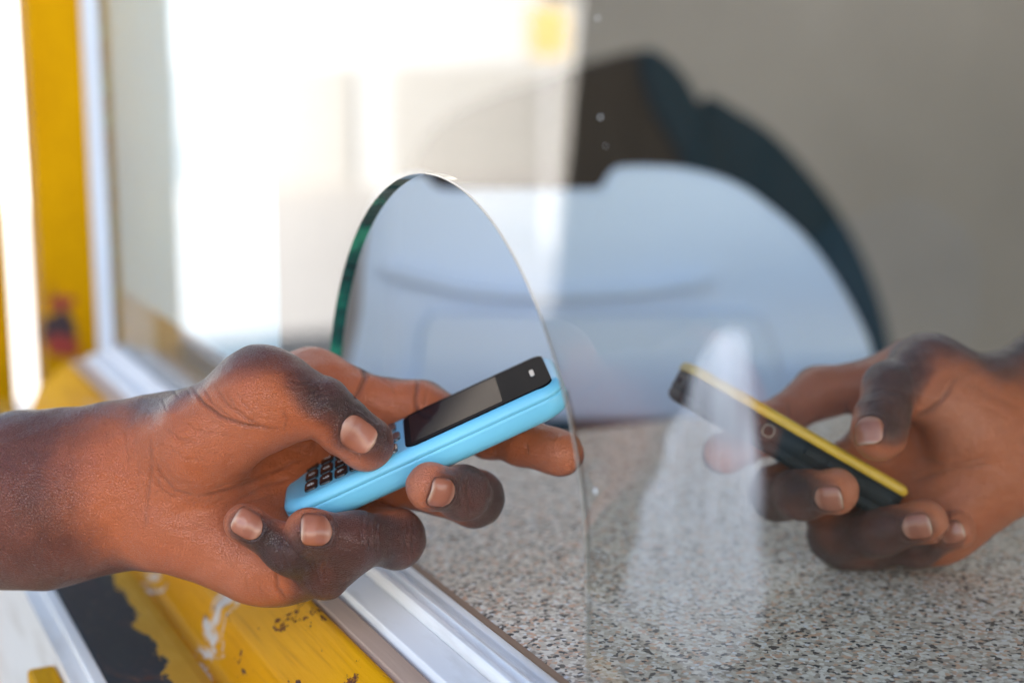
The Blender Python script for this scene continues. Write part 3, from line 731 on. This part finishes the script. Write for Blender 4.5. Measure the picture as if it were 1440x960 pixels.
cr_L = [
    ([(209, 610), (213, 655), (207, 700), (203, 755)], .8, .3, FR),
    ([(216, 640), (225, 668), (245, 690), (280, 698)], .7, .35, FR),
    ([(214, 662), (228, 690), (250, 702)], .6, .25, FR),
    ([(272, 545), (285, 566), (310, 585), (345, 598), (400, 604)], .65, .8, FR),
    ([(300, 540), (318, 566), (345, 588), (372, 600)], .6, .4, FR),
    ([(330, 548), (345, 570), (365, 590)], .5, .25, FR),
    ([(400, 606), (404, 590), (398, 575)], .6, .35, FR),
    ([(240, 540), (252, 560)], .5, .2, FR), ([(255, 532), (268, 556)], .5, .2, FR), ([(228, 560), (236, 580)], .5, .2, FR),
    ([(398, 541), (412, 546), (430, 545)], .45, .3, FR), ([(404, 533), (420, 539), (442, 537)], .45, .3, FR), ([(424, 556), (440, 548), (462, 546)], .45, .35, FR), ([(432, 564), (448, 555), (468, 553)], .45, .35, FR), ([(442, 572), (456, 562), (474, 560)], .45, .3, FR), ([(452, 580), (464, 570), (480, 567)], .4, .25, FR),
    ([(512, 722), (506, 745), (510, 775)], .6, .3, FR), ([(522, 722), (517, 748), (521, 778)], .6, .35, FR), ([(532, 723), (528, 748), (531, 780)], .6, .3, FR), ([(574, 730), (570, 755), (574, 785)], .6, .35, FR), ([(584, 735), (580, 755), (583, 780)], .6, .3, FR),
    ([(398, 755), (390, 772), (394, 790)], .5, .25, FR), ([(408, 758), (400, 778), (404, 797)], .5, .3, FR), ([(452, 780), (445, 800), (450, 822)], .5, .3, FR), ([(462, 783), (456, 803), (461, 822)], .5, .3, FR),
    ([(650, 662), (644, 690), (650, 720)], .6, .25, FR), ([(662, 660), (657, 690), (662, 728)], .6, .3, FR), ([(690, 668), (686, 695), (690, 728)], .6, .25, FR),
    ([(232, 600), (250, 615), (280, 622)], .6, .25, FR), ([(236, 628), (262, 645), (300, 650)], .6, .2, FR), ([(250, 590), (290, 608), (330, 612)], .5, .2, FR), ([(318, 548), (330, 572), (352, 592)], .45, .3, FR), ([(285, 543), (298, 566), (325, 588)], .45, .35, FR),
    ([(420, 650), (350, 672), (290, 690)], .5, .25, FR), ([(400, 690), (350, 705), (310, 735)], .5, .2, FR), ([(260, 730), (300, 745), (320, 780)], .6, .15, FR),
    ([(530, 530), (548, 540), (560, 560)], .5, .2, FR), ([(545, 525), (556, 545)], .5, .2, FR), ([(600, 545), (597, 575)], .5, .3, FR),
    ([(100, 590), (104, 680), (98, 790)], 1.4, .15, FR), ([(188, 600), (195, 650), (192, 700)], .7, .12, FR), ([(176, 600), (182, 660)], .6, .15, FR),
    ([(510, 512), (514, 530), (505, 552), (498, 562)], .9, .9, FR), ([(522, 520), (510, 545)], .6, .3, FR),
    ([(588, 530), (584, 560), (588, 590)], .8, .8, FR),
    ([(435, 640), (380, 665), (320, 690), (270, 700)], .8, .45, FR),
    ([(410, 672), (370, 682), (320, 712)], .7, .35, FR),
    ([(388, 800), (390, 825), (402, 843)], .7, .6, FR),
    ([(365, 812), (368, 838)], .5, .25, FR), ([(410, 812), (424, 832)], .5, .25, FR), ([(425, 815), (436, 826)], .4, .2, FR),
    ([(300, 760), (330, 800)], .8, .2, FR), ([(345, 806), (350, 835)], .5, .2, FR),
    ([(740, 622), (742, 640)], .7, .35, FR),
]
pads_L = [(cs(330, 800, .60), .022, .7), (cs(275, 735, .60), .02, .4), (cs(345, 610, .59), .02, .35), (cs(790, 640, .62), .014, 1), (cs(410, 735, .585), .010, 1), (cs(585, 680, .585), .011, 1), (cs(322, 730, .585), .009, 1), (cs(505, 645, .60), .012, .9), (cs(545, 560, .64), .02, .5)]
build_hand('person', 'hand of a customer reaching in from the left and holding a light blue keypad phone', L, (-640, 440, 860, 880), (.50, .78), .0006, M['skin_a'], cr_L, nails_L, pads_L, cs(60, 700, .634))

# ---- the clerk's hand behind the glass
Rh = Hand(); PR = (0, .1, -1)
Rh.palm = [
    bone((2350, 330, .86), (1560, 500, .73), 160, 105, (0, -.4, -1), flat=.8, tone=-.3),
    bone((1560, 500, .73), (1420, 575, .70), 105, 82, (0, -.4, -1), flat=.75, k=.02, tone=-.2),
    bone((1415, 590, .70), (1290, 528, .712), 60, 42, PR, k=.016),
    bone((1410, 615, .70), (1255, 630, .712), 58, 42, PR, k=.016),
    bone((1405, 640, .695), (1275, 700, .702), 58, 42, PR, k=.016),
    bone((1395, 665, .688), (1310, 742, .690), 58, 42, PR, k=.016),
    bone((1385, 680, .680), (1350, 715, .680), 50, 46, PR, k=.018, tone=.1),
    bone((1400, 590, .688), (1305, 522, .690), 58, 42, (.2, -.7, -.5), k=.016),
    bone((1362, 598, .676), (1338, 572, .674), 48, 42, (.2, -.6, -.6), k=.016, tone=.15),
]
Rh.chains = [
    [bone((1305, 522, .690), (1252, 548, .676), 42, 37, (.2, -.8, .3), k=.008, tone=.12, tb=.08), bone((1252, 548, .676), (1236, 604, .660), 37, 36, (.1, .2, 1), k=.006, tone=.1, tb=.15), bone((1240, 590, .664), (1236, 612, .658), 37, 35, (.1, .2, 1), k=.006, flat=.9, tone=.05, tb=.35)],
    [bone((1290, 528, .712), (1150, 552, .718), 43, 35, (0, -.3, -1), k=.007), bone((1150, 552, .718), (1075, 602, .706), 35, 32, (0, -.2, -1), k=.005), bone((1075, 602, .706), (1016, 638, .694), 32, 29, (0, .2, -1), k=.005)],
    [bone((1255, 630, .712), (1094, 693, .690), 42, 37, (0, .4, -1), k=.007), bone((1094, 693, .690), (1128, 694, .668), 37, 35, (.8, .2, .4), k=.005, tone=-.1), bone((1128, 694, .668), (1175, 690, .655), 35, 33, (.6, .2, .7), k=.005, tone=0, tb=.4)],
    [bone((1275, 700, .702), (1176, 752, .688), 42, 37, (0, .5, -1), k=.007), bone((1176, 752, .688), (1240, 746, .668), 37, 34, (.5, .2, .85), k=.005, tone=-.1), bone((1240, 746, .668), (1300, 733, .657), 34, 32, (.5, .2, .85), k=.005, tone=0, tb=.4)],
    [bone((1310, 742, .690), (1215, 770, .694), 40, 32, (0, .6, -1), k=.008), bone((1215, 770, .694), (1290, 766, .676), 33, 30, (.4, .2, .9), k=.005, tone=-.15), bone((1290, 766, .676), (1345, 745, .664), 30, 27, (.4, .2, .9), k=.005, tone=0, tb=.4)],
]
nails_R = [
    (cs(1222, 604, .65), v3(-.16, -.85, -.40), v3(-.25, .38, -.88), .0118, .0125),
    (cs(1165, 702, .648), v3(.72, .06, -.45), v3(-.42, -.22, -.88), .0125, .0118),
    (cs(1289, 741, .650), v3(.82, .18, -.42), v3(-.40, -.18, -.88), .0125, .0115),
    (cs(1338, 752, .656), v3(.8, .3, -.4), v3(-.3, -.3, -.9), .0105, .0095),
]
FR2 = (.60, .80)
cr_R = [
    ([(1338, 540), (1325, 560), (1308, 575), (1285, 588)], 1.0, .9, FR2), ([(1345, 530), (1330, 548)], .8, .4, FR2),
    ([(1192, 562), (1190, 590), (1200, 615)], .9, .6, FR2), ([(1108, 560), (1110, 590)], .8, .5, FR2),
    ([(1215, 555), (1240, 548), (1268, 552)], .7, .3, FR2), ([(1218, 568), (1242, 562), (1268, 566)], .7, .25, FR2),
    ([(1270, 680), (1330, 660), (1400, 650)], .9, .4, FR2), ([(1290, 640), (1330, 655), (1400, 640)], .9, .3, FR2),
]
pads_R = [(cs(1345, 590, .66), .02, 1), (cs(1350, 690, .66), .03, .4), (cs(1200, 690, .65), .012, 1), (cs(1325, 730, .65), .011, 1), (cs(1362, 742, .65), .01, 1), (cs(1015, 640, .68), .013, 1), (cs(1130, 560, .7), .03, .5), (cs(1235, 640, .66), .012, .8)]
build_hand('person', 'hand of a clerk behind the glass holding a dark phone with a yellow rim', Rh, (930, 330, 1900, 850), (.58, .90), .0008, M['skin_b'], cr_R, nails_R, pads_R, cs(1480, 540, .70))

# ================================================================= PHONES
def frame_mat(c, u, n):
    u = u / np.linalg.norm(u); n = n - u * (n @ u); n /= np.linalg.norm(n); wv = np.cross(n, u)
    def tw(v): return v[0] * RX + v[1] * UP + v[2] * FW
    U, Nn = tw(u), tw(n); Wv = np.cross(Nn, U); o = c2w(c[None])[0]
    return Matrix(((U[0], Wv[0], Nn[0], o[0]), (U[1], Wv[1], Nn[1], o[1]), (U[2], Wv[2], Nn[2], o[2]), (0, 0, 0, 1)))
def rrect(lx, ly, r, n=8, bulge=0.0):
    pts = []
    for cx, cy, a0 in ((lx / 2 - r, ly / 2 - r, 0), (-lx / 2 + r, ly / 2 - r, 90), (-lx / 2 + r, -ly / 2 + r, 180), (lx / 2 - r, -ly / 2 + r, 270)):
        for k in range(n + 1):
            a = R(a0 + 90 * k / n); pts.append((cx + r * math.cos(a), cy + r * math.sin(a)))
    return [(x + bulge * (1 - (2 * y / ly) ** 2) * (1 if x > 0 else -1) * (abs(x) > lx * .3), y) for x, y in pts]
def loft(rings, outline):
    """rings: list of (z, inset); outline scaled inwards by inset"""
    bm = bmesh.new(); P = np.array(outline); lx, ly = np.ptp(P[:, 0]) / 2, np.ptp(P[:, 1]) / 2; L_ = []
    for z, ins in rings: L_.append([bm.verts.new((x * (lx - ins) / lx, y * (ly - ins) / ly, z)) for x, y in outline])
    n = len(outline)
    for a, b in zip(L_, L_[1:]):
        for i in range(n): j = (i + 1) % n; bm.faces.new((a[i], a[j], b[j], b[i])).smooth = True
    bm.faces.new(L_[0][::-1]); bm.faces.new(L_[-1]); return bm
def rnd_rings(z0, z1, r0, r1, k=5):
    out = [(z0 + r0 * (1 - math.cos(R(90 * i / k))), r0 * (1 - math.sin(R(90 * i / k)))) for i in range(k + 1)]
    out += [(z1 - r1 * (1 - math.cos(R(90 * (k - i) / k))), r1 * (1 - math.sin(R(90 * (k - i) / k)))) for i in range(k + 1)]
    return out
def blue_plastic():
    m = mat('light_blue_plastic', (.16, .49, .66), .34, spec=.5); g = G(m); v = g.coord(); n = g.noise(v, 1500, 2); n2 = g.noise(v, 60, 4)
    g.out(Base_Color=g.mix(g.ramp(n2, [(.4, g3(0)), (.8, g3(.25))]), (.16, .49, .66), (.12, .43, .60)), Normal=g.bump(n, .06, .0002), Roughness=g.ramp(n2, [(.3, g3(.28)), (.7, g3(.42))])); return m
M['blue'] = blue_plastic()
M['black_gloss'] = mat('black_gloss', (.006, .007, .009), .35, spec=.01)
M['display'] = mat('display_glass', (.016, .014, .016), .06, spec=.022)
M['key'] = mat('black_key', (.012, .013, .014), .22)
M['silver_key'] = mat('grey_key', (.10, .105, .11), .2, metal=.4)
M['print'] = mat('white_print', (.75, .75, .75), .5)
M['slot'] = mat('speaker_grille', (.35, .36, .37), .3, metal=.7)
M['rubber'] = mat('dark_rubber', (.005, .011, .014), .6, spec=.2)
def gold():
    m = mat('yellow_rim', (.56, .34, .03), .38); g = G(m); v = g.coord(); n = g.noise(v, 160, 5)
    g.out(Base_Color=g.mix(g.ramp(n, [(.4, g3(0)), (.75, g3(.5))]), (.56, .34, .03), (.36, .2, .02)), Normal=g.bump(n, .1, .0003)); return m
M['gold'] = gold()
def text_mesh(t, size):
    cd = bpy.data.curves.new('t', 'FONT'); cd.body = t; cd.size = size; cd.align_x = 'CENTER'; cd.align_y = 'CENTER'; cd.extrude = .00003
    o = bpy.data.objects.new('t', cd); COL.objects.link(o)
    me = bpy.data.meshes.new_from_object(o.evaluated_get(bpy.context.evaluated_depsgraph_get())); bpy.data.objects.remove(o); return me
PL, PWd, PT = .1215, .046, .0148
u1 = v3(.908, .418, -.02); tau = R(16); n0 = v3(-.418, .908, 0)
n1_ = n0 * math.cos(tau) + v3(0, 0, -1) * math.sin(tau)
w1_ = np.cross(n1_, u1 / np.linalg.norm(u1)); w1_ = w1_ if w1_[2] > 0 else -w1_
c1 = cs(592, 626, .606) + w1_ * PWd / 2 - n1_ * PT / 2
MP = frame_mat(c1, u1, n1_)
ph = thing('keypad_phone', 'light blue keypad phone with black keys held in the left hand', 'phone'); ph.matrix_basis = MP
# local y runs the width; make sure +y points away from the camera
sgn = 1 if (np.array(MP.col[1][:3]) @ FW) > 0 else -1
ol = rrect(PL, PWd, .0095, 8, .0012)
rings = [(-PT / 2 + z, i) for z, i in [(0, .0065), (.0006, .0040), (.0018, .0020), (.0036, .0007), (.0060, .0001), (.0090, 0), (.0098, 0), (.0099, .00022), (.0102, .00022), (.0103, 0), (.0118, .0001), (.0132, .0008), (.0142, .0018), (.0147, .0030), (.0148, .0036)]]
link('phone_body', loft(rings, ol), M['blue'], ph)
zt1 = PT / 2
def plate(name, cx, cy, lx, ly, r, z0, z1, m, parent, rt=.0003, bulge=0.0):
    o = link(name, loft(rnd_rings(z0, z1, .00001, rt, 3), rrect(lx, ly, r, 6, bulge)), m, parent); o.location = (cx, cy, 0); return o
sx0, sx1 = -PL / 2 + .0543, PL / 2 - .0030
scp = plate('screen_plate', (sx0 + sx1) / 2, sgn * .0004, sx1 - sx0, PWd - .0052, .005, zt1 - .0004, zt1 + .0005, M['black_gloss'], ph)
plate('display', (sx0 + .0228) - (sx0 + sx1) / 2, 0, .0400, PWd - .0115, .001, zt1 + .00052, zt1 + .0006, M['display'], scp, .00005)
plate('speaker_slot', sx1 - .0065 - (sx0 + sx1) / 2, 0, .0018, .0085, .0008, zt1 + .00052, zt1 + .0008, M['slot'], scp, .0001)
rows = [['*', '0', '#'], ['7', '8', '9'], ['4', '5', '6'], ['1', '2', '3']]
for i, row in enumerate(rows):
    for j, t in enumerate(row):
        cx, cy = -PL / 2 + .0128 + i * .0066, sgn * (.0118 - j * .0118)
        k = plate('key', cx, cy, .0057, .0100, .0019, zt1 - .0003, zt1 + .0009, M['key'], ph, .0006)
        d = link('digit', text_mesh(t, .0042), M['print'], k); d.location = (0, 0, zt1 + .00096); d.rotation_euler = (0, 0, R(-90 if sgn < 0 else 90) if False else R(-90))
for cy, m, lx in ((.0130, M['silver_key'], .0044), (0, M['silver_key'], .0075), (-.0130, M['silver_key'], .0044)):
    plate('soft_key', -PL / 2 + .0488, sgn * cy, lx, .0098, .0019, zt1 - .0003, zt1 + .0010, m, ph, .0007)
for cy in (.0130, -.0130): plate('call_key', -PL / 2 + .0420, sgn * cy, .0044, .0098, .0019, zt1 - .0003, zt1 + .0009, M['key'], ph, .0006)

QL, QW, QT = .108, .048, .0175
u2 = v3(-.866, .50, -.02); n2_ = v3(.50, .866, -.02)
w2_ = np.cross(n2_, u2); w2_ = w2_ if w2_[2] > 0 else -w2_
c2 = cs(1130, 603, .662) + w2_ * QW / 2 - n2_ * QT / 2
MQ = frame_mat(c2, u2, n2_); sg2 = 1 if (np.array(MQ.col[1][:3]) @ FW) > 0 else -1
p2 = thing('rugged_phone', 'dark rubber phone with a yellow rim held in the right hand', 'phone'); p2.matrix_basis = MQ
ol2 = rrect(QL, QW, .006, 6)
link('phone_body', loft([(-QT / 2 + z, i) for z, i in [(0, .004), (.0006, .002), (.002, .0008), (.0045, .0004), (.0048, .0009), (.0052, .0009), (.0055, .0003), (.0137, .0002)]], ol2), M['rubber'], p2)
link('yellow_rim', loft([(-QT / 2 + z, i) for z, i in [(.0138, .0001), (.0140, -.0004), (.0164, -.0004), (.0178, .0004), (.0184, .0018), (.0185, .0026)]], ol2), M['gold'], p2)
plate('screen_plate', .012, 0, .07, QW - .012, .003, QT / 2 + .0001, QT / 2 + .0006, M['black_gloss'], p2)
def disc(name, x, y, z, r, depth, m, parent, rot):
    bm = bmesh.new(); bmesh.ops.create_cone(bm, cap_ends=True, segments=24, radius1=r, radius2=r * .86, depth=depth); o = link(name, bm, m, parent); o.location = (x, y, z); o.rotation_euler = rot; return o
sk = disc('headset_socket', .013, -sg2 * (QW / 2 + .0002), .0005, .0046, .0014, M['rubber'], p2, (R(90 * sg2), 0, 0))
disc('socket_ring', 0, 0, .0009, .0034, .0008, M['key'], sk, (0, 0, 0)); disc('socket_hole', 0, 0, .0014, .0024, .0006, M['black_gloss'], sk, (0, 0, 0))
for i in range(3): boxo('side_button', (-.012 - i * .011, -.005 - i * .011, -sg2 * QW / 2 - .0007, -sg2 * QW / 2 + .001, -.0005, .0025), M['rubber'], p2, bev=.0006)
boxo('charging_slot', (QL / 2 - .001, QL / 2 + .0006, -.004, .004, -.001, .0018), M['black_gloss'], p2, bev=.0004)

# ================================================================= SLEEVES
def sleeve(path, col, parent):
    """cloth tube round the arm: rings along a path given in camera space (point, radius)"""
    bm = bmesh.new(); rings = []; ns = 40
    P = [cs(*p) for p, r in path]; r_ = [px_r(r, p[2]) for p, r in path]
    dirv = P[-1] - P[0]; dirv /= np.linalg.norm(dirv); a = np.cross(dirv, v3(0, 0, 1)); a /= np.linalg.norm(a); b = np.cross(dirv, a)
    k = 0
    for i in range(len(P) - 1):
        for t in np.linspace(0, 1, 10, endpoint=i == len(P) - 2):
            c = P[i] + (P[i + 1] - P[i]) * t; rr = r_[i] + (r_[i + 1] - r_[i]) * t; k += 1; ring = []
            for q in range(ns):
                an = 2 * math.pi * q / ns; f = 1 + .05 * math.sin(k * .9 + 2 * math.sin(an * 2)) + .02 * math.sin(an * 5 + k)
                ring.append(bm.verts.new(c2w((c + (a * math.cos(an) + b * math.sin(an) * .86) * rr * f)[None])[0] - np.array(parent.location)))
            rings.append(ring)
    for A_, B_ in zip(rings, rings[1:]):
        for q in range(ns): bm.faces.new((A_[q], A_[(q + 1) % ns], B_[(q + 1) % ns], B_[q]))
    bm.faces.new(rings[-1])
    inner = []
    bmesh.ops.recalc_face_normals(bm, faces=bm.faces)
    o = link('sleeve', bm, col, parent, True)
    sm = o.modifiers.new('thick', 'SOLIDIFY'); sm.thickness = .0025; return o
M['sleeve'] = mat('dark_sleeve_cloth', (.012, .016, .024), .9, spec=.2)
sleeve([((-200, 712, .64), 152), ((-600, 680, .65), 182), ((-1240, 630, .67), 215)], M['sleeve'], bpy.data.objects['person'])  # unseen sleeve, added to darken the forearm's mirror image
sleeve([((1530, 520, .725), 128), ((1900, 430, .79), 150), ((2420, 310, .875), 190)], M['sleeve'], bpy.data.objects['person.001'])
